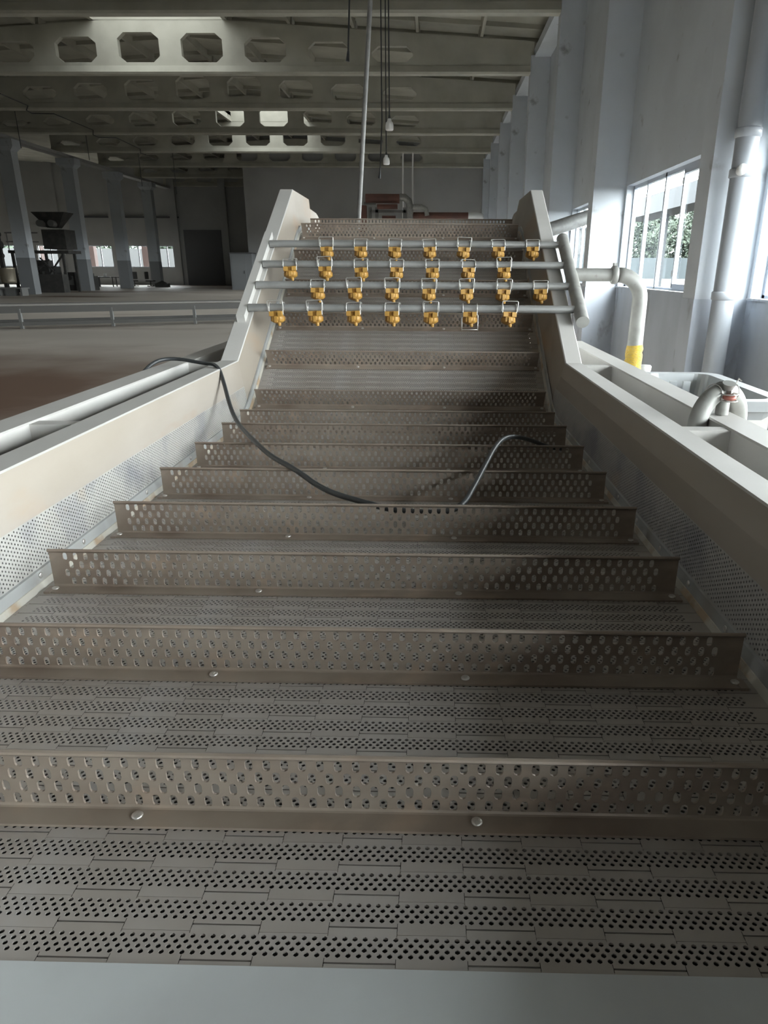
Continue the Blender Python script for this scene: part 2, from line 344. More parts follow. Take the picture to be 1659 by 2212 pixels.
for k, y in enumerate(BY):
    if y > 53: continue
    r = empty('wall_pilaster', (XP+.34, y, 0))
    z1 = 8.04 if y > 52 else 8.6
    part(MB().box(XP, XW+.02, y-.22, y+.22, 1.10, z1), 'shaft', 'wall', r)
    part(MB().box(XP-.006, XW+.02, y-.226, y+.226, -.75, 1.10), 'painted_base', 'dado', r)
    lab = {4: 'wide white wall pilaster behind the thick white drain pipe', 5: 'white wall pilaster left of the big window, cable looped near its top', 6: 'white pilaster beyond the looped-cable one, duct running beside it',
           7: 'third white wall pilaster beyond the big window', 8: 'fourth white wall pilaster beyond the big window', 9: 'fifth wall pilaster towards the back wall', 10: 'small wall pilaster next to the back corner', 11: 'pilaster in the far right corner of the hall'}.get(k, 'white wall pilaster outside the view, %s from the camera' % ordn[3-k] if k < 4 else 'wall pilaster')
    tag(r, lab, 'pilaster', 'white pilasters along the window wall')
# eaves trims along the pilaster heads (seen as slanting strips between pilasters)
tag(MB().box(XP+.12, XW+.02, -16, 52, 8.55, 8.85).build('trim_5', 'wall'), kind='structure')
for k, y in enumerate(BY):
    if y < 10: continue
    y = {34.1: 34.2, 39.9: 40.3, 45.8: 46.9, 52.0: 53.2, 58.0: 59.3}.get(y, y)
    if y >= 64: continue
    r = empty('concrete_column', (-22.9, y, 0)); a = .38
    part(MB().box(-22.9-a, -22.9+a, y-.3, y+.3, 1.95, 7.3), 'shaft', 'wall', r)
    part(MB().box(-22.9-a-.01, -22.9+a+.01, y-.31, y+.31, 0, 1.95), 'painted_base', 'dadodk', r)
    cp = MB(); 
    for (h0, h1, w0, w1) in ((7.3, 7.5, a, a+.2), (7.5, 7.85, a+.2, a+.2)):
        v = [(-22.9+sx_*w_, y+sy_*(.3+(w_-a)*.5), h) for h, w_ in ((h0, w0), (h1, w1)) for sx_, sy_ in ((-1, -1), (1, -1), (1, 1), (-1, 1))]
        cp.add(v, [(0, 1, 5, 4), (1, 2, 6, 5), (2, 3, 7, 6), (3, 0, 4, 7), (7, 6, 5, 4)[:4]][:4]+[(4, 5, 6, 7), (3, 2, 1, 0)])
    part(cp, 'capital', 'wall', r)
    lab = {40.3: 'grey concrete column at the left photo edge beside the stored vessel', 46.9: 'concrete column left of the brick-pier window, second from left edge',
           53.2: 'dim concrete column between the first two bright far windows', 59.3: 'faint far column between the last two bright far windows'}.get(round(y, 1), 'hall column outside the left photo edge at row %d' % k)
    tag(r, lab, 'column', 'inner row of concrete columns')
eb = MB().box(-23.2, -22.6, 5, 64, 7.85, 8.03); tag(eb.build('trim_6', 'wallback'), kind='structure')

# ================================================================== CONVEYOR
ZB = .8625; XC = -.129; BEND = 2.745; SL = radians(29.3)
TOPY = 4.15; ZT = ZB+(TOPY-BEND)*tan(SL)
def make_path():
    pts = []                                  # fine samples (y,z)
    def seg(a, b, k): 
        for i in range(k): pts.append((a[0]+(b[0]-a[0])*i/k, a[1]+(b[1]-a[1])*i/k))
    Rb = .45; T = Rb*tan(SL/2); Rt_ = .35; T2 = Rt_*tan(SL/2); cs, sn = cos(SL), sin(SL)
    seg((.35, ZB), (BEND-T, ZB), 200)
    for i in range(20): a = SL*i/20; pts.append((BEND-T+Rb*sin(a), ZB+Rb*(1-cos(a))))
    p0 = (BEND+T*cs, ZB+T*sn); p1 = (TOPY-T2*cs, ZT-T2*sn); seg(p0, p1, 200)
    for i in range(20): a = SL*(1-i/20); c0 = (TOPY+T2, ZT-Rt_); pts.append((c0[0]-Rt_*sin(a), c0[1]+Rt_*cos(a)))
    seg((TOPY+T2, ZT), (4.66, ZT), 60)
    for i in range(30): a = pi*.9*i/29; pts.append((4.66+.14*sin(a), ZT-.14+.14*cos(a)))
    s = [0]
    for i in range(1, len(pts)): s.append(s[-1]+hypot(pts[i][0]-pts[i-1][0], pts[i][1]-pts[i-1][1]))
    return pts, s
PP, SS = make_path()
def at(s):
    i = 0
    lo_, hi_ = 0, len(SS)-2
    while lo_ < hi_:
        mid = (lo_+hi_+1)//2
        if SS[mid] <= s: lo_ = mid
        else: hi_ = mid-1
    i = lo_; a, b = PP[i], PP[i+1]; t_ = (s-SS[i])/(SS[i+1]-SS[i])
    return a[0]+(b[0]-a[0])*t_, a[1]+(b[1]-a[1])*t_, atan2(b[1]-a[1], b[0]-a[0])
def s_at_y(y):
    for i in range(len(PP)-1):
        if PP[i][0] <= y < PP[i+1][0]: return SS[i]+(SS[i+1]-SS[i])*(y-PP[i][0])/(PP[i+1][0]-PP[i][0])

PS = .03555; W2 = .618
def slat_mesh():
    mb = MB(); T = -.0015
    fn = lambda u, v, d: (u, v, d)
    tabs = []; x = -W2
    x_edge = -.351-XC                          # a tab edge, tabs .065 long
    k = math.floor((x-x_edge)/.065); cuts = []
    q = x_edge+.065*(k+1)
    while q < W2-.002: cuts.append(q); q += .065
    cuts = [-W2]+cuts+[W2]
    for i in range(len(cuts)-1):
        a, b = cuts[i], cuts[i+1]; up = (int(round((a-x_edge)/.065)) % 2 == 0) if i else not (int(round((cuts[1]-x_edge)/.065)) % 2 == 0)
        n0 = (.0016 if up else -.0062); f1 = (PS-.0001 if up else PS-.0066)
        g_ = .0003
        mb.add([(a+g_, n0, 0), (b-g_, n0, 0), (b-g_, .0053, 0), (a+g_, .0053, 0), (a+g_, n0, -.0035), (b-g_, n0, -.0035)], [(0, 1, 2, 3), (4, 5, 1, 0)])
        mb.add([(a+g_, .0269, 0), (b-g_, .0269, 0), (b-g_, f1, 0), (a+g_, f1, 0), (a+g_, f1, -.0035), (b-g_, f1, -.0035)], [(0, 1, 2, 3), (3, 2, 5, 4)])
    hp = .0095; N = 124
    for r_ in range(4):
        yc = .008+.0054*r_; off = (r_ % 2)*hp/2
        x0 = -N*hp/2-hp/4+off
        mb.add([(-W2, yc-.0027, 0), (x0, yc-.0027, 0), (x0, yc+.0027, 0), (-W2, yc+.0027, 0)], [(0, 1, 2, 3)])
        for c in range(N): plate_cell(mb, x0+hp*(c+.5), yc, hp, .0054, ('o', .0025), fn, T)
        x1 = x0+N*hp
        mb.add([(x1, yc-.0027, 0), (W2, yc-.0027, 0), (W2, yc+.0027, 0), (x1, yc+.0027, 0)], [(0, 1, 2, 3)])
    # hinge barrel under the joint
    mb.tube([(-W2, -.002, -.0065), (W2, -.002, -.0065)], .0035, 6)
    return mb
belt = empty('conveyor_belt', (XC, .43, ZB)); tag(belt, 'perforated steel slat conveyor belt with upright cross flights, climbing away from the camera', 'conveyor belt')
smb = slat_mesh(); s0 = None; k = 0; far = MB(); S_END = SS[-1]-.03; spos = .078+.0065-PS
while spos < S_END:
    y, z, a = at(spos)
    y2, z2, _ = at(min(spos+PS, SS[-1]-1e-4)); a = atan2(z2-z, y2-y)
    if k < 100:
        o = smb.build('slat', 'slat', belt) if s0 is None else s0.copy()
        if s0 is None: s0 = o
        else: COL.objects.link(o)
        o.location = (0, y-.43, z-ZB); o.rotation_euler = (a, 0, 0)
    else:
        ca, sa = cos(a), sin(a); far.add([(vx, y-.43+vy*ca-vz*sa, z-ZB+vy*sa+vz*ca) for vx, vy, vz in smb.v], smb.f)
    k += 1; spos += PS
tag(far.build('slat', 'slat', belt), kind='stuff')

def flight_mesh():
    mb = MB(); H = .0795; hw = .6; T = .0025
    fn = lambda u, v, d: (u, d, v)
    z0 = .0035; zr0, rh = .0055, .0172; 
    mb.add([(-hw, 0, z0), (hw, 0, z0), (hw, 0, zr0), (-hw, 0, zr0)], [(0, 1, 2, 3)])
    for r_ in range(4):
        zc = zr0+rh*(r_+.5)-.0005*0; off = .010 if r_ % 2 == 0 else 0
        n_ = 57; x0 = -.57-.010+off+.0; 
        a = zc-rh/2; b = zc+rh/2
        mb.add([(-hw, 0, a), (x0, 0, a), (x0, 0, b), (-hw, 0, b)], [(0, 1, 2, 3)])
        for c in range(n_): plate_cell(mb, x0+.02*(c+.5), zc, .02, rh, ('s', .0043, .0037), fn, T)
        x1 = x0+.02*n_
        mb.add([(x1, 0, a), (hw, 0, a), (hw, 0, b), (x1, 0, b)], [(0, 1, 2, 3)])
    zt = zr0+rh*4
    mb.add([(-hw, 0, zt), (hw, 0, zt), (hw, 0, H), (-hw, 0, H)], [(0, 1, 2, 3)])
    for x in (-hw, hw): mb.add([(x, 0, z0), (x, T, z0), (x, T, H), (x, 0, H)], [(0, 1, 2, 3)])
    # rolled rim leaning towards the viewer
    pr = [(0, H-.0065), (-.0035, H-.004), (-.0055, H-.001), (-.0045, H+.0015), (-.001, H+.002), (.0025, H), (.0028, H-.004)]
    n_ = len(pr); mb.add([(x, p[0], p[1]) for x in (-hw, hw) for p in pr], [(i, i+1, n_+i+1, n_+i) for i in range(n_-1)]+[tuple(range(n_)), tuple(range(2*n_-1, n_-1, -1))])
    # foot
    mb.box(-hw, hw, -.028, 0, .0002, .0035)
    for s in (-1, 1): mb.box(s*hw-.006, s*hw+.006, -.030, -.004, .0002, .005) if s < 0 else mb.box(s*hw-.006, s*hw+.006, -.030, -.004, .0002, .005)
    # fillet to the foot
    mb.add([(x, y_, z_) for x in (-hw, hw) for y_, z_ in ((-.003, .0035), (-.001, .0045), (0, .0075))], [(0, 1, 4, 3), (1, 2, 5, 4)])
    return mb
def screw_mesh():
    mb = MB().lathe([(.0065, 0), (.0068, .001), (.0058, .0022), (.0035, .003), (.0001, .0032)], 14)
    mb.box(-.0028, .0028, -.0006, .0006, .0028, .0034); mb.box(-.0006, .0006, -.0028, .0028, .0028, .0034); return mb
fs_y = [.6126, .897, 1.1814, 1.4658, 1.7502, 2.0346, 2.319, 2.555, 2.825, 3.066, 3.325, 3.58, 3.835, 4.087, 4.37]
fm = flight_mesh(); f0 = None; sc0 = None
for i, y in enumerate(fs_y):
    py, pz, a = at(s_at_y(y))
    if f0 is None: o = f0 = fm.build('flight', 'flight', belt)
    else: o = f0.copy(); COL.objects.link(o)
    o.location = (.0, py-.43, pz-ZB); o.rotation_euler = (a, 0, 0)
    for q in (-.592, -.198, .186, .592):
        if sc0 is None: s_ = sc0 = screw_mesh().build('screw', 'screw', o)
        else: s_ = sc0.copy(); COL.objects.link(s_); s_.parent = o
        s_.location = (q, -.0125, .0035); s_.rotation_euler = (0, 0, random.uniform(0, 1.5))

# frame ------------------------------------------------------------
fr = empty('trough_conveyor', (XC, 2.5, 0)); tag(fr, 'grey steel conveyor trough with flanged sides, outer rails and cross members', 'conveyor')
ZF = 1.095; FB = 2.78; fz = lambda y: ZF+(y-FB)*.561
def bz(y): return ZB if y < BEND else min(ZB+(y-BEND)*tan(SL), ZT)
for sd, nm in ((-1, 'left'), (1, 'right')):
    X = lambda u: XC+sd*u
    uI = .653 if sd < 0 else .6675; uO = .727 if sd < 0 else .7355
    uS = .631
    # upper side plate: crease line to flange edge; on the incline from guide strip to flange
    st = [(-.25, ZB+.1795, ZF), (BEND-.02, ZB+.1795, ZF)]
    mb = MB()
    vs = [(X(uS+.016), -.25, ZB+.185), (X(uS+.016), 2.74, ZB+.185), (X(uI), FB, ZF), (X(uI), -.25, ZF)]
    mb.add(vs, [(0, 1, 2, 3)])
    # crease to perforation start
    mb.add([(X(uS+.0105), -.25, ZB+.1295), (X(uS+.0105), 2.79, ZB+.1295), (X(uS+.016), 2.74, ZB+.185), (X(uS+.016), -.25, ZB+.185)], [(0, 1, 2, 3)])
    # incline plate
    low = [(2.79, ZB+.03), (3.2, bz(3.2)+.03), (4.15, bz(4.15)+.03), (4.62, ZT+.03)]
    up = [(FB, ZF), (3.2, fz(3.2)), (4.15, fz(4.15)), (4.66, fz(4.15)-.004)]
    q = [(X(uS), y, z) for y, z in low]+[(X(uI), y, z) for y, z in up]
    mb.add(q, [(0, 1, 5, 4), (1, 2, 6, 5), (2, 3, 7, 6)])
    mb.add([(X(uS+.016), 2.74, ZB+.185), (X(uS+.0105), 2.79, ZB+.1295), (X(uS), 2.79, ZB+.03), (X(uI), FB, ZF)], [(0, 1, 2, 3)])
    # head extension beyond the top of the flange
    z1 = fz(4.15)-.004
    ex = [(4.66, z1), (4.655, z1-.05), (4.93, z1-.06), (5.0, z1-.072), (5.06, z1-.09), (5.1, z1-.14), (5.12, z1-.5), (4.62, z1-.5), (4.62, ZT+.03)]
    n_ = len(ex); tp = [(X(uI), y, z) for y, z in ex]
    mb.add(tp, [tuple(range(n_))]); mb.add([(X(uI+.03), y, z) for y, z in ex], [tuple(range(n_-1, -1, -1))])
    mb.add(tp+[(X(uI+.03), y, z) for y, z in ex], [(i, i+1, n_+i+1, n_+i) for i in range(n_-1)])
    part(mb, 'side_plate', 'side', fr)
    # flange with its folded outer lip
    fl = MB()
    prof = [(uI, 0), (uI+.004, .003), (uO-.003, .003), (uO, 0), (uO, -.05), (uO-.004, -.05)]
    stn = [(-.25, ZF), (FB, ZF), (4.15, fz(4.15))]
    n_ = len(prof)
    fl.add([(X(u), y, z+h) for y, z in stn for u, h in prof], [(j*n_+i, j*n_+i+1, (j+1)*n_+i+1, (j+1)*n_+i) for j in range(2) for i in range(n_-1)])
    y, z = stn[-1]; fl.add([(X(u), y, z+h) for u, h in ((uI, 0), (uO, 0), (uO, -.12), (uI, -.3))], [(0, 1, 2, 3)])
    fl.add([(X(uO), y, z+h) for y, z, h in ((-.25, ZF, -.05), (FB, ZF, -.05), (4.15, fz(4.15), -.05), (4.15, .5, 0), (FB, .5, 0), (-.25, .5, 0))], [(0, 1, 4, 5), (1, 2, 3, 4)])
    part(fl, 'side_flange', 'frame', fr)
    # perforated panel
    pp = MB(); nc = 360; pw = .0078; rows = 11; rh = .094/rows
    def fnp(u, v, d, X=X): return (X(uS+.0105*v/.094+d), u, ZB+.0355+v)
    y0 = 2.82-nc*pw
    for c in range(nc):
        off = (c % 2)*rh/2
        for r_ in range(rows-(c % 2)): plate_cell(pp, y0+pw*(c+.5), rh*(r_+.5)+off, pw, rh, ('o', .0021), fnp, .0015)
        if c % 2:
            for a, b in ((0, rh/2), (.094-rh/2, .094)):
                pp.add([fnp(y0+pw*c, a, 0), fnp(y0+pw*(c+1), a, 0), fnp(y0+pw*(c+1), b, 0), fnp(y0+pw*c, b, 0)], [(0, 1, 2, 3)])
    part(pp, 'perforated_panel', 'perf', fr)
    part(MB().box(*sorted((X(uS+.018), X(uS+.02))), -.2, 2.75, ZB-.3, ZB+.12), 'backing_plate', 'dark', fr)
    # guide strip: follows the belt
    gs = MB(); pr = [(uS+.002, .0355), (uS-.004, .034), (uS-.006, .012), (uS+.0, .010), (uS+.0, -.05)]
    sty = [(-.2, 0), (.45, 0), (2.62, 0), (2.70, SL*.3), (2.80, SL*.8), (2.9, SL), (4.1, SL), (4.2, SL*.3), (4.6, 0)]; n_ = len(pr)
    vs = []
    for y, a in sty:
        z = ZB if y < .5 else at(s_at_y(y))[1]
        vs += [(X(u), y-h*sin(a), z+h*cos(a)) for u, h in pr]
    gs.add(vs, [(j*n_+i, j*n_+i+1, (j+1)*n_+i+1, (j+1)*n_+i) for j in range(len(sty)-1) for i in range(n_-1)])
    g_ = part(gs, 'guide_strip', 'strip', fr); b0 = None
    wr_ = MB(); pw_ = [(uS-.005, .0125), (uS-.0075, .0115), (uS-.0125, -.001), (uS-.0125, -.02)]; n_ = 4; vs = []
    for y, a in sty:
        z = ZB if y < .5 else at(s_at_y(y))[1]
        vs += [(X(u), y-h*sin(a), z+h*cos(a)) for u, h in pw_]
    wr_.add(vs, [(j*n_+i, j*n_+i+1, (j+1)*n_+i+1, (j+1)*n_+i) for j in range(len(sty)-1) for i in range(n_-1)])
    part(wr_, 'wear_rail', 'wear', fr)
    for kk in range(11):
        bb = MB().lathe([(.006, 0), (.0062, .001), (.0045, .002), (.0001, .0022)], 12, Matrix.Rotation(-sd*pi/2, 4, 'Y'))
        if b0 is None: b0 = o = bb.build('bolt', 'screw', g_)
        else: o = b0.copy(); COL.objects.link(o); o.parent = g_
        o.location = (X(uS-.005)-XC, .837+.28*kk*.62-2.5+.0, ZB+.024)
    # outer rail (square tube) with trough wall below
    r0, r1 = .845, .9325
    a, b = sorted((X(r0), X(r1)))
    orl = MB(); prf = [(a+.004, .0), (b-.004, 0), (b, -.004), (b, -.075), (a, -.075), (a, -.004)]
    orl.add([(x, y, ZF+h) for y in (-.3, 3.72) for x, h in prf], [(i, (i+1) % 6, 6+(i+1) % 6, 6+i) for i in range(6)]+[(5, 4, 3, 2, 1, 0), (6, 7, 8, 9, 10, 11)])
    part(orl, 'outer_rail', 'frame', fr)
    a2 = X(r0+.02); part(MB().box(*sorted((a2, X(r0+.024))), -.3, 3.7, .42, ZF-.07), 'trough_wall', 'conduit', fr)  # wall darker than the rail: gap shade put into its colour
    for yc in (.25, 1.60, 2.74):
        a_, b_ = sorted((X(uO-.001), X(r0+.001)))
        part(MB().box(a_, b_, yc+.004, yc+.045, ZF-.012, ZF-.004).box(a_, b_, yc, yc+.004, ZF-.09, ZF-.004), 'cross_member', 'frame', fr)
    for yl in (.1, 1.7, 3.4):
        xx = X(r0+.04); part(MB().box(xx-.03, xx+.03, yl-.03, yl+.03, 0, ZF-.075), 'leg', 'frame', fr)
part(MB().box(XC-.87, XC+.87, -.3, 3.72, .40, .42), 'trough_floor', 'conduit', fr)  # floor in the same darkened grey, shade of the gap painted in
part(MB().box(XC-.63, XC+.63, .0, 2.7, ZB-.22, ZB-.2), 'shade_pan', 'dark', fr)  # pan added so the space under the belt reads dark
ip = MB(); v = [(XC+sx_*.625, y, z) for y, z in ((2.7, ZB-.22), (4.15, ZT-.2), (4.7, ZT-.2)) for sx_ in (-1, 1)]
ip.add(v, [(0, 1, 3, 2), (2, 3, 5, 4)]); part(ip, 'shade_pan', 'dark', fr)  # sloping run of the added dark pan
npl = MB().add([(x, y, z) for x in (XC-.631, XC+.631) for y, z in ((-.25, ZB-.06), (.05, ZB-.010), (.32, ZB+.002), (.429, ZB+.0022), (.429, ZB+.0006))], [(i, i+1, 6+i, 5+i) for i in range(4)])
part(npl, 'nose_plate', 'nose', fr)

# cable lying over the flights --------------------------------------
def smoothed(pts, it=3):
    P = [Vector(p) for p in pts]
    for _ in range(it):
        Q = [P[0]]
        for a, b in zip(P, P[1:]): Q += [a*.75+b*.25, a*.25+b*.75]
        Q.append(P[-1]); P = Q
    return P
cb = smoothed([(-1.09, 2.50, .90), (-1.085, 2.50, 1.06), (-1.06, 2.60, 1.115), (-1.0, 2.657, 1.122), (-.87, 2.612, 1.108), (-.80, 2.56, 1.110), (-.762, 2.49, 1.06), (-.704, 2.35, .99), (-.654, 2.25, .955), (-.556, 2.05, .953), (-.453, 1.85, .95), (-.356, 1.72, .95), (-.263, 1.60, .930), (-.15, 1.51, .930), (-.09, 1.495, .919), (0, 1.49, .914), (.05, 1.495, .918), (.082, 1.51, .932), (.107, 1.60, .942), (.144, 1.74, .957), (.176, 1.85, .975), (.207, 1.95, .98), (.25, 2.05, .968), (.32, 2.17, .93), (.40, 2.24, .885), (.46, 2.27, .872)])
tag(MB().tube(cb, .0072, 10).build('rubber_cable', 'rubber'), 'black rubber cable draped over the left rail and the flights of the belt', 'cable')

# spray manifold ----------------------------------------------------
mf = empty('spray_manifold', (0, 3.3, 1.1)); tag(mf, 'grey pipe manifold with four cross pipes and yellow spray nozzles above the inclined belt', 'spray manifold')
rows = [(3.568, 1.565, -.520, [1, 0, 0, 0, 1, 0, 0]), (3.395, 1.470, -.672, [0, 1, 0, 0, 0, 0, 1]), (3.235, 1.380, -.519, [0, 1, 1, 1, 1, 1, 0]), (3.072, 1.289, -.675, [1, 1, 0, 0, 1, -1, 1])]
for y, z, x0, b in rows:
    part(MB().tube([(-.80, y, z), (.625, y, z)], .0165, 16), 'cross_pipe', 'pipe', mf)
def lshape(mb, a, b, d=.022):
    mb.bar(a, b, .038, .03)
lb = MB(); lb.bar((-.822, 3.66, 1.61), (-.822, 3.01, 1.245), .036, .034); part(lb, 'end_bar', 'frame', mf)
hd = MB(); hd.tube([(.640, 3.62, 1.596), (.640, 2.99, 1.242)], .0285, 20); part(hd, 'header_pipe', 'galv', mf)
supp = [(.66, 3.34, 1.43), (.80, 3.34, 1.43), (.862, 3.34, 1.43)]
for i in range(9):
    a = pi/2*i/8; supp.append((.862+.11*sin(a), 3.34, 1.32+.11*cos(a)))
supp += [(.972, 3.34, 1.1), (.972, 3.34, .02)]
part(MB().tube(supp, [.029]*3+[.034]*9+[.036]*2, 20), 'supply_pipe', 'galv', mf)
part(MB().tube([(.828, 3.34, 1.43), (.834, 3.34, 1.43), (.850, 3.34, 1.43), (.856, 3.34, 1.43)], [.036, .041, .041, .036], 20), 'coupling', 'galv', mf)
part(MB().box(.834, .85, 3.325, 3.355, 1.47, 1.482), 'coupling_lug', 'galv', mf)
tp = MB(); P = []
for i in range(9): P.append((.972+.002*sin(i*2.1), 3.34, 1.115-.0165*i))
tp.tube(P, [.0365, .0395, .0385, .041, .039, .0415, .0395, .040, .0365], 24); part(tp, 'tape_wrap', 'tape', mf)

def nozzle_body():
    mb = MB()                                   # hangs along -z from the pipe axis
    mb.lathe([(.012, -.012), (.024, -.016), (.0285, -.0175), (.0285, -.020)], 20)
    for s in (-1, 1): mb.box(s*.019-.0095, s*.019+.0095, -.032, -.010, -.036, -.016)      # square ears in front
    mb.box(-.009, .009, -.017, .010, -.036, -.018)
    mb.lathe([(.022, -.032), (.0295, -.036), (.031, -.040), (.0305, -.052), (.027, -.058), (.020, -.062), (.010, -.066), (.0001, -.067)], 20)
    mb.box(-.0055, .0055, -.034, -.020, -.062, -.038)
    for a in range(6): q = a*pi/3; mb.box(.029*cos(q)-.003, .029*cos(q)+.003, .029*sin(q)-.003, .029*sin(q)+.003, -.056, -.038)
    mb.tube([(.006, -.006, -.062), (.008, -.008, -.072), (.008, -.008, -.077)], [.0085, .0075, .005], 10)
    return mb
def clip_mesh(bail):
    mb = MB(); r = .0225
    for s in (-1, 1):                            # wire hoops round the pipe
        P = [(s*.0305, r*1.05*cos(a), r*sin(a)) for a in [pi*1.25-(pi*1.5)*i/14 for i in range(15)]]
        mb.tube(P, .0018, 6)
        mb.tube([(s*.0305, -.018, -.030), (s*.0305, -.0205, -.008), (s*.0305, -.021, .006), (s*.0305, -.014, .020)], .0018, 6)
    a = {0: radians(80), 1: radians(28), -1: radians(168)}[bail]
    L_ = .042 if bail >= 0 else .062             # length of the bail from its pivot at the ear
    py, pz = -.021, -.012 if bail >= 0 else -.028
    e = (0, py-.006+sin(-a)*0+cos(pi/2-a)*(L_ if bail == 0 else L_*.25)*(1 if bail == 0 else -1), pz+cos(a)*L_*1.05)
    if bail == 0: e = (0, .006, .0235)
    q = [(-.0345, py, pz), (-.0345, (py+e[1])/2, (pz+e[2])/2), (-.0340, e[1], e[2]-.001), (-.031, e[1], e[2]+.002), (.031, e[1], e[2]+.002), (.0340, e[1], e[2]-.001), (.0345, (py+e[1])/2, (pz+e[2])/2), (.0345, py, pz)]
    mb.tube(q, .0018, 6)
    return mb
nb = None; cm = {}
for y, z, x0, bs in rows:
    for i, b in enumerate(bs):
        if nb is None: o = nb = nozzle_body().build('nozzle', 'yellow', mf)
        else: o = nb.copy(); COL.objects.link(o)
        o.location = (x0+.168*i, y-3.3, z-1.1); o.rotation_euler = (radians(-6+random.uniform(-6, 4)), random.uniform(-.05, .05), random.uniform(-.12, .12))
        if b not in cm: c = cm[b] = clip_mesh(b).build('wire_clip', 'wire', o)
        else: c = cm[b].copy(); COL.objects.link(c); c.parent = o

# U pipe on the right outer rail ------------------------------------
up = empty('return_pipe', (.765, 1.79, 0)); tag(up, 'grey U-shaped pipe with red-handled valve straddling the right outer rail', 'pipe')
def arc3(a, b, ztop, rr, n=10):
    a = Vector(a); b = Vector(b); d = (b-a); L_ = d.length; d.normalize(); P = []
    P.append(Vector((a.x, a.y, .45)))
    for i in range(n+1):
        t_ = pi/2*i/n; P.append(a+d*rr*(1-cos(t_))+Vector((0, 0, ztop-rr+rr*sin(t_)-a.z)))
    for i in range(n+1):
        t_ = pi/2*(1-i/n); P.append(b-d*rr*(1-cos(t_))+Vector((0, 0, ztop-rr+rr*sin(t_)-b.z)))
    P.append(Vector((b.x, b.y, .3))); return P
part(MB().tube(arc3((.688, 1.74, 0), (.836, 1.84, 0), 1.152, .085), .0235, 20), 'pipe_bend', 'galv', up)
part(MB().tube([(.762, 1.775, 1.096), (.762, 1.775, 1.13), (.765, 1.785, 1.152)], .0165, 16), 'stub_pipe', 'galv', up)
part(MB().tube([(.752, 1.772, 1.155), (.772, 1.786, 1.155)], .0275, 18).tube([(.762, 1.76, 1.165), (.762, 1.755, 1.180)], [.012, .017], 14), 'valve', 'galv', up)
part(MB().lathe([(.0001, -.006), (.012, -.006), (.0165, -.003), (.0165, .003), (.012, .006), (.0001, .006)], 18, Matrix.Translation((.762, 1.743, 1.146)) @ Matrix.Rotation(radians(8), 4, 'X')), 'valve_handle', 'red', up)
cl = MB()
for q, c in ((-.03, 0), (.03, 0)):
    x_, y_ = .762+q, 1.79+q*.67; cl.tube([(x_+.0255*.56*cos(a)*-1, y_+.0255*.83*cos(a), 1.150+.0255*sin(a)) for a in [2*pi*i/16 for i in range(17)]], .0015, 6)
cl.tube([(.80, 1.80, 1.176), (.808, 1.81, 1.184), (.815, 1.805, 1.178)], .002, 6)
cl.tube([(.762+.020*cos(a), 1.743+.020*sin(a), 1.1545) for a in [2*pi*i/16 for i in range(17)]], .0016, 6).tube([(.762+.020*cos(a), 1.743+.020*sin(a), 1.1375) for a in [2*pi*i/16 for i in range(17)]], .0016, 6)
part(cl, 'hose_clamp', 'screw', up)

# vat on the far side -------------------------------------------------
vt = empty('rinsing_vat', (1.25, 3.15, 0)); tag(vt, 'grey rounded-corner steel vat with wide rim behind the right outer rail', 'vat')
def rrect(x0, x1, y0, y1, r, cut=.0):
    P = []
    for cx, cy, a0 in ((x1-r, y1-r, 0), (x0+r, y1-r, 90), (x0+r, y0+r, 180), (x1-r, y0+r, 270)):
        for i in range(6): a = radians(a0+18*i); P.append((cx+r*cos(a), cy+r*sin(a)))
    return P
def ring(mb, A, za, B, zb_):
    n_ = len(A); mb.add([(x, y, za) for x, y in A]+[(x, y, zb_) for x, y in B], [(i, (i+1) % n_, n_+(i+1) % n_, n_+i) for i in range(n_)])
O = rrect(1.06, 1.475, 2.76, 3.6, .09); I = rrect(1.11, 1.415, 2.82, 3.55, .06); B2 = rrect(1.14, 1.385, 2.86, 3.51, .06)
rim = MB(); ring(rim, I, .952, O, .952); ring(rim, O, .952, O, .91); part(rim, 'rim', 'vat', vt)
bw = MB(); ring(bw, I, .952, B2, .80); bw.add([(x, y, .80) for x, y in B2], [tuple(range(len(B2)))]); ring(bw, rrect(1.09, 1.445, 2.79, 3.57, .07), .91, rrect(1.12, 1.42, 2.84, 3.53, .07), .70); part(bw, 'basin', 'vat', vt)
for dx in (1.17, 1.235): part(MB().box(dx, dx+.035, 3.36, 3.372, .82, .94), 'baffle', 'vat', vt)
part(MB().box(1.12, 1.40, 2.80, 2.815, .45, .905), 'apron', 'frame', vt)
part(MB().box(1.13, 1.41, 2.9, 3.5, 0, .70), 'pedestal', 'vat', vt)
part(MB().tube([(1.275, 2.797, .86), (1.275, 2.80, .86)], .011, 14), 'button', 'greydk', vt)
ps = empty('standing_pipe', (1.13, 3.66, 0)); tag(ps, 'short pale capped standing pipe at the back corner of the vat', 'pipe')
part(MB().tube([(1.13, 3.66, 0), (1.13, 3.66, .955)], .030, 18), 'post', 'white', ps); part(MB().lathe([(.033, 0), (.034, .022), (.030, .028), (.0001, .030)], 18, Matrix.Translation((1.13, 3.66, .95))), 'cap', 'white', ps)

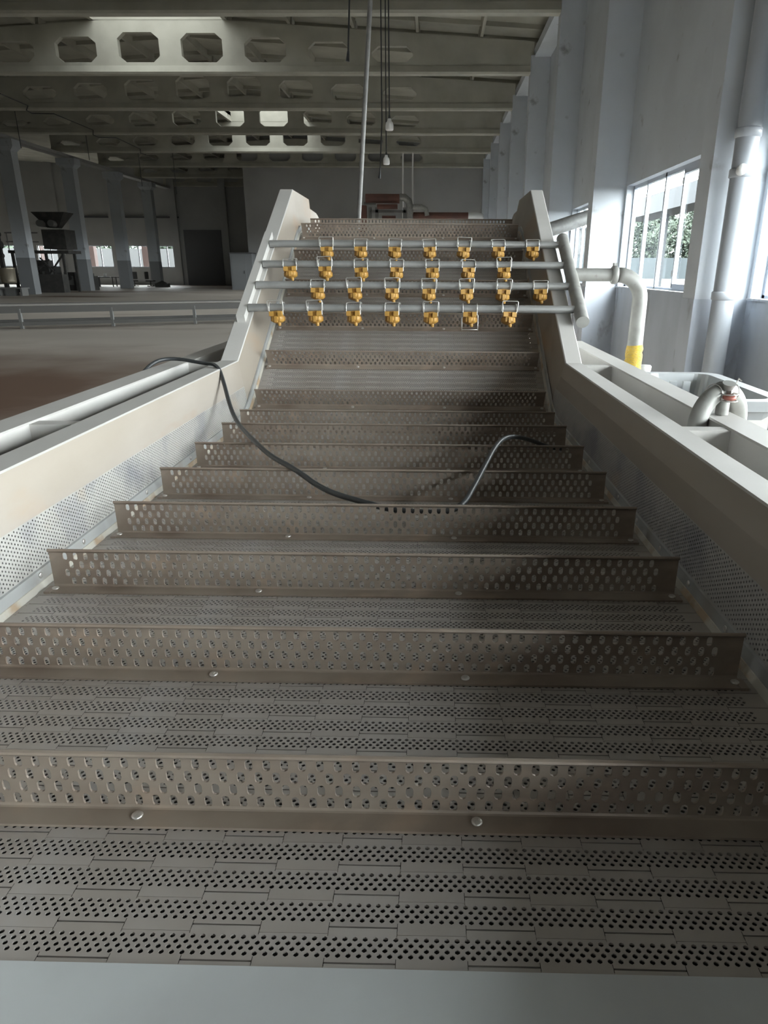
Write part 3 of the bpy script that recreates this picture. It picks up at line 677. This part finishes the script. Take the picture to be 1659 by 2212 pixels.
# drain pipe, inclined duct, cables on the wall ----------------------
dp = empty('drain_pipe', (3.74, 9.05, 0)); tag(dp, 'thick white vertical drain pipe with collars in front of the near pilaster', 'pipe')
def px_(z): return 3.72+.04*(z/8)
part(MB().tube([(3.70, 9.1, -.75), (3.72, 9.1, 9.2)], .135, 28), 'pipe_run', 'pvc', dp)
for z in (1.15, 2.55, 2.98, 4.6, 5.6):
    part(MB().lathe([(.135, -.05), (.150, -.04), (.150, .04), (.146, .05), (.135, .055)], 28, Matrix.Translation((3.70+.02*z/10, 9.1, z))), 'collar', 'pvc', dp)
part(MB().lathe([(.0001, 0), (.05, .01), (.06, .05), (.055, .1), (.0001, .11)], 14, Matrix.Translation((3.62, 8.98, 2.55)) @ Matrix.Rotation(radians(70), 4, 'X')), 'plaster_lump', 'white', dp)
du = MB().tube([(2.3, 18, 2.20), (4.2, 18, 2.80)], .165, 24); tag(du.build('air_duct', 'pipe'), 'grey inclined round duct crossing in front of the second window', 'duct')
wc = MB().tube(smoothed([(3.26, 15.94, 9.2), (3.28, 15.94, 8.0), (3.325, 15.94, 6.95), (3.36, 15.955, 6.9), (3.7, 15.955, 6.93), (4.05, 15.955, 7.02), (4.085, 15.955, 7.1), (4.07, 15.955, 8.9)], 2), .014, 6)
tag(wc.build('wall_cable', 'greydk'), 'thin dark cable looped on the white pilaster near the photo top', 'cable')

# hanging conduit and lamp cables --------------------------------------
tag(MB().tube([(-.20, 5.5, 5.6), (-.345, 5.5, 4.2), (-.442, 5.5, 3.171), (-.554, 5.5, 1.812), (-.60, 5.5, 1.25)], .0165, 12).build('conduit_pipe', 'conduit'), 'slanting grey conduit pipe rising from behind the belt head to the roof', 'pipe')
def lamp(x, y, z, lab, dz=.0, top=(0, 0)):
    r = empty('pendant_lamp', (x, y, z)); tag(r, lab, 'lamp', 'bare pendant lamps over the belt')
    part(MB().tube([(x+top[0], y, 9.9), (x, y, z+.05)], .009, 6), 'cord', 'rubber', r)
    part(MB().lathe([(.0001, .065), (.02, .06), (.03, .03), (.045, .015), (.052, -.02), (.052, -.065), (.045, -.075), (.0001, -.075)], 20, Matrix.Translation((x, y, z))), 'lamp_holder', 'white', r)
    part(MB().tube([(x, y, z+.06), (x, y, z+.10)], [.018, .012], 10), 'gland', 'rubber', r)
lamp(-.58, 10, 3.23, 'white pendant lamp holder on a black cord, the higher of two')
lamp(-.75, 12, 3.09, 'white pendant lamp holder on a black cord, the lower of two', top=(.02, 0))
for (x, y, z, lab) in ((-.985, 9, 3.68, 'loose black cable ending in a plug left of the slanting conduit'), (-.86, 12.1, 2.83, 'black cord with bare end hanging beside the lower lamp')):
    o = MB().tube([(x+.05, y, 9.8), (x+.04, y, z+.8), (x, y, z+.1)], .010, 6).tube([(x, y, z+.1), (x-.01, y, z)], [.012, .022], 8).build('hanging_cable', 'rubber'); tag(o, lab, 'cable')
sag = [(-15.95, 28.3, 7.45), (-17.9, 33.8, 8.15), (-18.0, 33.8, 7.98), (-18.1, 34.4, 7.97), (-17.2, 34.6, 7.99), (-17.76, 39.62, 8.2), (-17.8, 39.62, 7.98), (-17.85, 40.3, 7.97), (-17.0, 40.6, 8.0), (-17.7, 45.5, 8.2), (-17.7, 45.5, 7.98), (-17.65, 46.2, 7.98)]
tag(MB().tube(sag, .022, 6).build('festoon_cable', 'rubber'), 'thin dark cable sagging along under the left roof beams', 'cable')
for (x, y, z0, z1) in ((-18.8, 34.3, 8.03, 6.55), (-18.4, 40.1, 8.03, 6.85), (-18.0, 45.9, 8.03, 6.2), (-15.9, 45.9, 8.03, 5.75)):
    tag(MB().tube([(x, y, z0), (x, y, z1)], .018, 6).build('hanging_cable', 'rubber'), 'thin dark cord dropping from the left roof beams', 'cable', 'cords dropping from the left roof beams')

# insulated pipework high at the back ------------------------------------
ip = empty('insulated_pipework', (-1.5, 44, 0)); tag(ip, 'brown and grey insulated pipework on white stands before the back wall', 'pipework')
part(MB().tube([(-4.0, 44, 5.38), (-2.0, 44, 5.38)], .26, 18), 'brown_pipe', 'brown', ip)
part(MB().tube([(-1.98, 44, 5.45), (-1.7, 44, 5.44), (-1.45, 44, 5.25), (-1.38, 44, 4.95), (-1.38, 44, 4.3)], .21, 18), 'pipe_elbow', 'galv', ip)
part(MB().tube([(-3.3, 43.7, 4.92), (-2.1, 43.7, 4.92)], .14, 14), 'brown_pipe', 'brown', ip)
part(MB().tube([(-1.2, 43.8, 4.92), (-.7, 43.8, 4.92), (-.42, 43.8, 4.8), (-.35, 43.8, 4.45)], .14, 14), 'pipe_elbow', 'galv', ip)
part(MB().tube([(-1.2, 44.1, 4.45), (2.1, 44.1, 4.45)], .21, 18), 'brown_pipe', 'brown', ip)
part(MB().tube([(2.1, 44.1, 4.45), (2.7, 44.1, 4.45), (2.9, 44.1, 4.42), (2.98, 44.1, 4.3)], [.22, .22, .18, .08], 18), 'pipe_end', 'white', ip)
part(MB().tube([(-3.0, 43.5, 4.3), (-2.2, 43.5, 4.3)], .12, 14), 'brown_pipe', 'brown', ip)
part(MB().box(-4.35, -3.95, 43.8, 44.2, 2.0, 5.0), 'brown_panel', 'brown', ip)
st = MB()
for x in (-3.75, -3.35, -1.7, .4, 2.2): st.box(x-.09, x+.09, 43.9, 44.1, 0, 4.9 if x < -1 else 4.2)
st.box(-3.75, -1.2, 43.9, 44.1, 4.62, 4.76).box(-4.1, -3.4, 43.9, 44.1, 5.05, 5.2); part(st, 'stand', 'grey', ip)
for k, x in enumerate((-1.857, -1.26)):
    tag(MB().tube([(x, 45.7, 8.06), (x, 45.7, 4.4)], .05, 8).build('hanger_rod', 'white'), ('left' if k == 0 else 'right')+' white rod hanging from the far beam above the brown pipes', 'rod', 'white hanger rods')

# grey booth by the back wall, long low steel frame on the floor ----------
cbn = empty('control_cabinet', (-13.4, 51.2, 0)); tag(cbn, 'tall light grey cabinet at the left edge of the back wall', 'cabinet')
part(MB().box(-14.3, -12.75, 50.8, 51.9, 0, 2.42), 'body', 'cab', cbn); part(MB().box(-14.35, -12.7, 50.75, 51.95, 2.42, 2.5), 'top', 'door', cbn)
part(MB().box(-14.2, -13.2, 50.77, 50.8, .1, 2.3), 'door', 'cab', cbn); part(MB().box(-13.35, -13.3, 50.73, 50.77, 1.1, 1.3), 'handle', 'door', cbn)
lf = empty('steel_trestle', (-8, 18.5, 0)); tag(lf, 'long low steel frame lying across the hall floor behind the left rail', 'frame')
A = Vector((-14.5, 14.9, 0)); B = Vector((-3.2, 21.2, 0)); dr = (B-A).normalized(); nr = Vector((-dr.y, dr.x, 0))
def along(t_): return A+dr*t_
Lf = (B-A).length
part(MB().bar(A+nr*.3+Vector((0, 0, .57)), B+nr*.3+Vector((0, 0, .57)), .7, .04), 'top_plate', 'tres_lit', lf)
part(MB().bar(A+Vector((0, 0, .46)), B+Vector((0, 0, .46)), .05, .16), 'side_rail', 'tres', lf)
part(MB().bar(A+Vector((0, 0, .12)), B+Vector((0, 0, .12)), .08, .09).bar(A+nr*.5+Vector((0, 0, .16)), B+nr*.5+Vector((0, 0, .16)), .05, .07), 'bottom_rail', 'tres', lf)
t_ = .7
while t_ < Lf:
    p = along(t_); part(MB().bar(p+Vector((0, 0, 0)), p+Vector((0, 0, .48)), .07, .07), 'post', 'grey', lf); t_ += 2.1

# machinery and furniture at the far left ----------------------------------
hp = empty('hopper_machine', (-24.5, 45, 0)); tag(hp, 'dark tall processing machine with hopper and drums between the first two columns', 'machine')
hb = MB(); v = [(x, y, z) for z, a in ((3.7, .35), (4.55, 1.0)) for x, y in ((-22.9-a, 44-a*.6), (-22.9+a, 44-a*.6), (-22.9+a, 44+a*.6), (-22.9-a, 44+a*.6))]
hb.add(v, [(0, 1, 5, 4), (1, 2, 6, 5), (2, 3, 7, 6), (3, 0, 4, 7), (4, 5, 6, 7), (3, 2, 1, 0)]); part(hb, 'hopper', 'greydk', hp)
for x in (-23.45, -22.75): part(MB().tube([(x, 43.3, 3.92), (x, 44.4, 3.92)], .19, 18), 'drum', 'grey', hp)
part(MB().box(-23.6, -22.2, 43.7, 45, 2.5, 3.6), 'gearbox', 'greydk', hp); part(MB().box(-25.8, -22.1, 43.6, 45.2, 2.25, 2.42), 'platform', 'greydk', hp)
for x in (-25.6, -24.3, -22.5):
    for y in (43.7, 45.1): part(MB().box(x-.07, x+.07, y-.07, y+.07, 0, 2.3), 'leg', 'greydk', hp)
lg = MB()
for a, b in (((-25.6, 43.7, 0), (-24.3, 43.7, 2.2)), ((-24.3, 43.7, .2), (-22.5, 43.7, 2.2)), ((-24.6, 43.7, 1.0), (-23.4, 43.7, 1.9)), ((-23.9, 43.6, 2.0), (-23.1, 43.6, 1.1))): lg.bar(a, b, .08, .08)
part(lg, 'brace', 'greydk', hp)
rl = MB()
for z in (2.9, 3.4): rl.tube([(-25.8, 43.6, z), (-23.8, 43.6, z)], .035, 8)
for x in (-25.7, -25.0, -24.3): rl.tube([(x, 43.6, 2.4), (x, 43.6, 3.4)], .03, 8)
part(rl, 'handrail', 'grey', hp)
part(MB().box(-24.9, -22.4, 43.0, 43.6, 0, 1.05), 'lower_housing', 'greydk', hp)
part(MB().tube([(-25.2, 43.4, 1.0), (-24.6, 43.4, 1.9), (-24.4, 43.4, 2.6)], .12, 10), 'chute', 'greydk', hp)
for i, (x, y, w_, h_) in enumerate(((-25.3, 47.2, .5, 1.5), (-24.1, 47.6, .35, 1.15), (-23.3, 48.2, .45, .9), (-26.2, 48.2, .4, 1.9))):
    q = empty('machine_housing', (x, y, 0)); tag(q, 'dark machine housing standing behind the hopper machine, %s' % ['a pulley on its front', 'with a low panel', 'lowest of them and nearest the second column', 'tallest of them'][i], 'machine', 'machine housings behind the hopper machine')
    part(MB().box(x-w_, x+w_, y-.4, y+.4, 0, h_), 'body', 'greydk', q); part(MB().box(x-w_*.7, x+w_*.7, y-.43, y-.4, h_*.3, h_*.8), 'panel', 'grey', q)
    part(MB().tube([(x, y-.5, h_*.7), (x, y-.43, h_*.7)], .16, 14), 'pulley', 'greydk', q)
rk = empty('pipe_rack', (-26.3, 43, 0)); tag(rk, 'dark rack of pipes and motors left of the first column', 'rack')
for z, r_ in ((4.4, .2), (3.3, .14), (2.7, .22), (2.1, .12)): part(MB().tube([(-29.5, 43, z), (-25.75, 43, z)], r_, 12), 'pipe_run', 'greydk', rk)
for x in (-29.2, -27.4, -25.9): part(MB().box(x-.1, x+.1, 42.9, 43.1, 0, 4.9), 'upright', 'greydk', rk)
part(MB().bar((-29, 42.8, .4), (-26, 42.8, 2.2), .12, .12), 'brace', 'grey', rk)
vs_ = empty('metal_drum', (-22.75, 38, 0)); tag(vs_, 'shiny steel drum on a low stand at the left photo edge', 'drum')
part(MB().lathe([(.0001, 1.42), (.40, 1.42), (.42, 1.38), (.39, 1.34), (.37, .74), (.35, .64), (.0001, .64)], 28, Matrix.Translation((-22.72, 38, 0))), 'vessel', 'brass', vs_)
part(MB().box(-23.3, -21.9, 37.6, 38.4, .36, .42), 'stand_top', 'grey', vs_)
for x in (-23.2, -22.0): part(MB().box(x-.05, x+.05, 37.7, 38.3, 0, .36), 'leg', 'grey', vs_)
part(MB().box(-22.9, -22.4, 37.8, 38.2, 0, .36), 'stand_base', 'grey', vs_)
def table(x, y, w_, d_, lab, round_=False):
    r = empty('work_table', (x, y, 0)); tag(r, lab, 'table')
    if round_:
        part(MB().lathe([(.0001, .70), (w_, .70), (w_, .76), (.0001, .76)], 24, Matrix.Translation((x, y, 0))), 'tabletop', 'greydk', r)
        part(MB().tube([(x, y, 0), (x, y, .7)], .12, 12), 'pedestal', 'greydk', r)
    else:
        part(MB().box(x-w_, x+w_, y-d_, y+d_, .70, .76), 'tabletop', 'greydk', r)
        for sx_ in (-1, 1):
            for sy_ in (-1, 1): part(MB().box(x+sx_*(w_-.06)-.03, x+sx_*(w_-.06)+.03, y+sy_*(d_-.06)-.03, y+sy_*(d_-.06)+.03, 0, .7), 'leg', 'greydk', r)
table(-26.8, 57, 1.0, .5, 'round dark table under the brick-pier window', True)
table(-25.2, 57.3, .5, .4, 'small square dark table beside the round one')
table(-28.6, 56, .8, .4, 'dark table half hidden behind the second column')
def chair(x, y, a, lab):
    r = empty('office_chair', (x, y, 0)); tag(r, lab, 'chair')
    R_ = Matrix.Translation((x, y, 0)) @ Matrix.Rotation(a, 4, 'Z')
    def pb(b, nm, mt='greydk'):
        mb = MB().box(*b); mb.v = [tuple(R_ @ Vector(v)) for v in mb.v]; part(mb, nm, mt, r)
    pb((-.28, .28, -.28, .28, .42, .52), 'seat'); pb((-.26, .26, .24, .32, .6, 1.15), 'backrest'); pb((-.04, .04, -.04, .04, .1, .42), 'post')
    pb((-.3, .3, -.04, .04, .04, .1), 'base'); pb((-.04, .04, -.3, .3, .04, .1), 'base')
chair(-23.9, 57, .4, 'dark office chair under the middle far window')
chair(-22.6, 57, 1.5, 'dark office chair left of the last far window'); chair(-27.2, 55.9, 2.9, 'dark office chair pushed to the round table')
tag(MB().box(-22.2, -21.2, 56.8, 57.4, 0, .28).add([(-22.2, 57, .28), (-21.2, 57, .28), (-21.7, 57.1, .5)], [(0, 1, 2)]).build('scrap_pile', 'greydk'), 'low dark pile of scrap on the floor under the last far window', 'pile')
for i, (x, z) in enumerate(((-26.2, .76), (-27.2, .76))):
    tag(MB().lathe([(.0001, 0), (.1, 0), (.12, .25), (.0001, .27)], 12, Matrix.Translation((x, 57, z))).build('canister', 'white' if i == 0 else 'grey'), ('white' if i == 0 else 'grey')+' canister standing on the round dark table', 'canister')

# ================================================================== OUTSIDE
tag(MB().box(XW+.5, 140, -60, 260, -.4, -.15).build('ground', 'grass'), kind='structure')
tag(MB().box(-100, XW+.5, 64.4, 220, -.4, -.15).build('ground.001', 'grass'), kind='structure')
tag(MB().box(-80, XW+.5, -60, -16.4, -.4, -.15).build('ground.002', 'grass'), kind='structure')
fc = empty('board_fence', (45, 150, -.15)); tag(fc, 'teal board fence beyond the dry grass outside the big window', 'fence')
part(MB().box(15, 62, 150, 150.2, -.15, 3.9), 'board_panel', 'fence', fc)
for i in range(12): part(MB().box(15+4*i, 15.3+4*i, 149.8, 150, -.15, 4.0), 'post', 'fence', fc)
gy = empty('overhead_gallery', (14, 45, 0)); tag(gy, 'grey enclosed overhead gallery on posts outside the big window', 'gallery')
part(MB().box(14, 16, 8, 56, 4.9, 6.0), 'gallery_body', 'gal', gy)
for y in (22, 48): part(MB().box(14.8, 15.2, y-.2, y+.2, -.15, 4.9), 'post', 'gal', gy)
wb = empty('white_building', (41, 154, 0)); tag(wb, 'low white building with dark lower band at the left of the big window', 'building')
part(MB().box(31, 41.8, 156, 166, 4.6, 9.6), 'wall', 'bwhite', wb); part(MB().box(31.2, 41.6, 156.2, 166, -.15, 4.6), 'plinth', 'fence', wb); part(MB().box(30.6, 42.2, 155.6, 166.4, 9.6, 10), 'roof', 'gal', wb)
def tree(x, y, h, r_, lab, seed):
    rn = random.Random(seed); r = empty('tree', (x, y, -.15)); tag(r, lab, 'tree', 'trees beyond the yard')
    part(MB().tube([(x, y, -.15), (x+.1, y, h*.35), (x-.1, y, h*.7)], [.22, .16, .08], 8), 'trunk', 'bark', r)
    mb = MB()
    cl_ = [(rn.gauss(0, r_*.42), rn.gauss(0, r_*.42), h*.14+h*.8*rn.random()) for _ in range(34)]
    for cx, cy, cz in cl_:
        rr = r_*.5*(1.15-abs(cz/h-.5))
        for _ in range(150):
            a = rn.uniform(0, 2*pi); b = math.acos(rn.uniform(-1, 1)); q = rr*rn.uniform(.6, 1.05)
            p = Vector((x+cx+q*sin(b)*cos(a), y+cy+q*sin(b)*sin(a), cz+q*cos(b)*.8)); s = rn.uniform(.06, .11)*r_
            u = Vector((rn.uniform(-1, 1), rn.uniform(-1, 1), rn.uniform(-1, 1))).normalized(); w_ = u.orthogonal().normalized()
            mb.add([p-u*s, p+w_*s*.6, p+u*s, p-w_*s*.6], [(0, 1, 2, 3)])
    part(mb, 'foliage', 'leaf', r)
for i, (x, y, h, r_, lab) in enumerate(((50, 171, 16.5, 4.8, 'dark tree showing in the left panes beside the white building'), (61, 195, 19, 5.6, 'round green tree in the middle panes of the big window'),
                          (57.5, 165, 16, 4.6, 'bushy green tree at the right end of the big window'), (47.5, 160, 10, 3.8, 'lowest green tree above the fence in the left panes'),
                          (65, 180, 15, 4.0, 'tree left of the bushiest one, its crown below the gallery'), (50, 104, 11.5, 4.6, 'tall green tree showing at the right photo edge'), (41, 87, 7.5, 3.6, 'smaller green tree showing low at the right photo edge'))):
    tree(x, y, h, r_, lab, 10+i)
for i, (x, y) in enumerate(((-52, 100), (-44.5, 101), (-37, 100), (-29.5, 101), (-60, 101))):
    tree(x, y, 9.0, 2.9, 'green tree beyond the %s far window' % ['second', 'third', 'brick-pier', 'right', 'first'][i], 40+i)
for i, x in enumerate((-31.9, -26.7, -36.9)):
    o = MB().box(x-.35, x+.35, 67, 67.6, -.15, 4.5).build('brick_pier', 'brick'); tag(o, ['red brick pier in the left side of the far window', 'red brick pier seen in the middle far window', 'red brick pier seen behind the dark machine'][i], 'pier')
tag(MB().box(-75, -12, 90, 90.4, -.15, 3.7).build('yard_wall', 'bwhite'), 'pale yard wall under the trees beyond the far windows', 'wall')
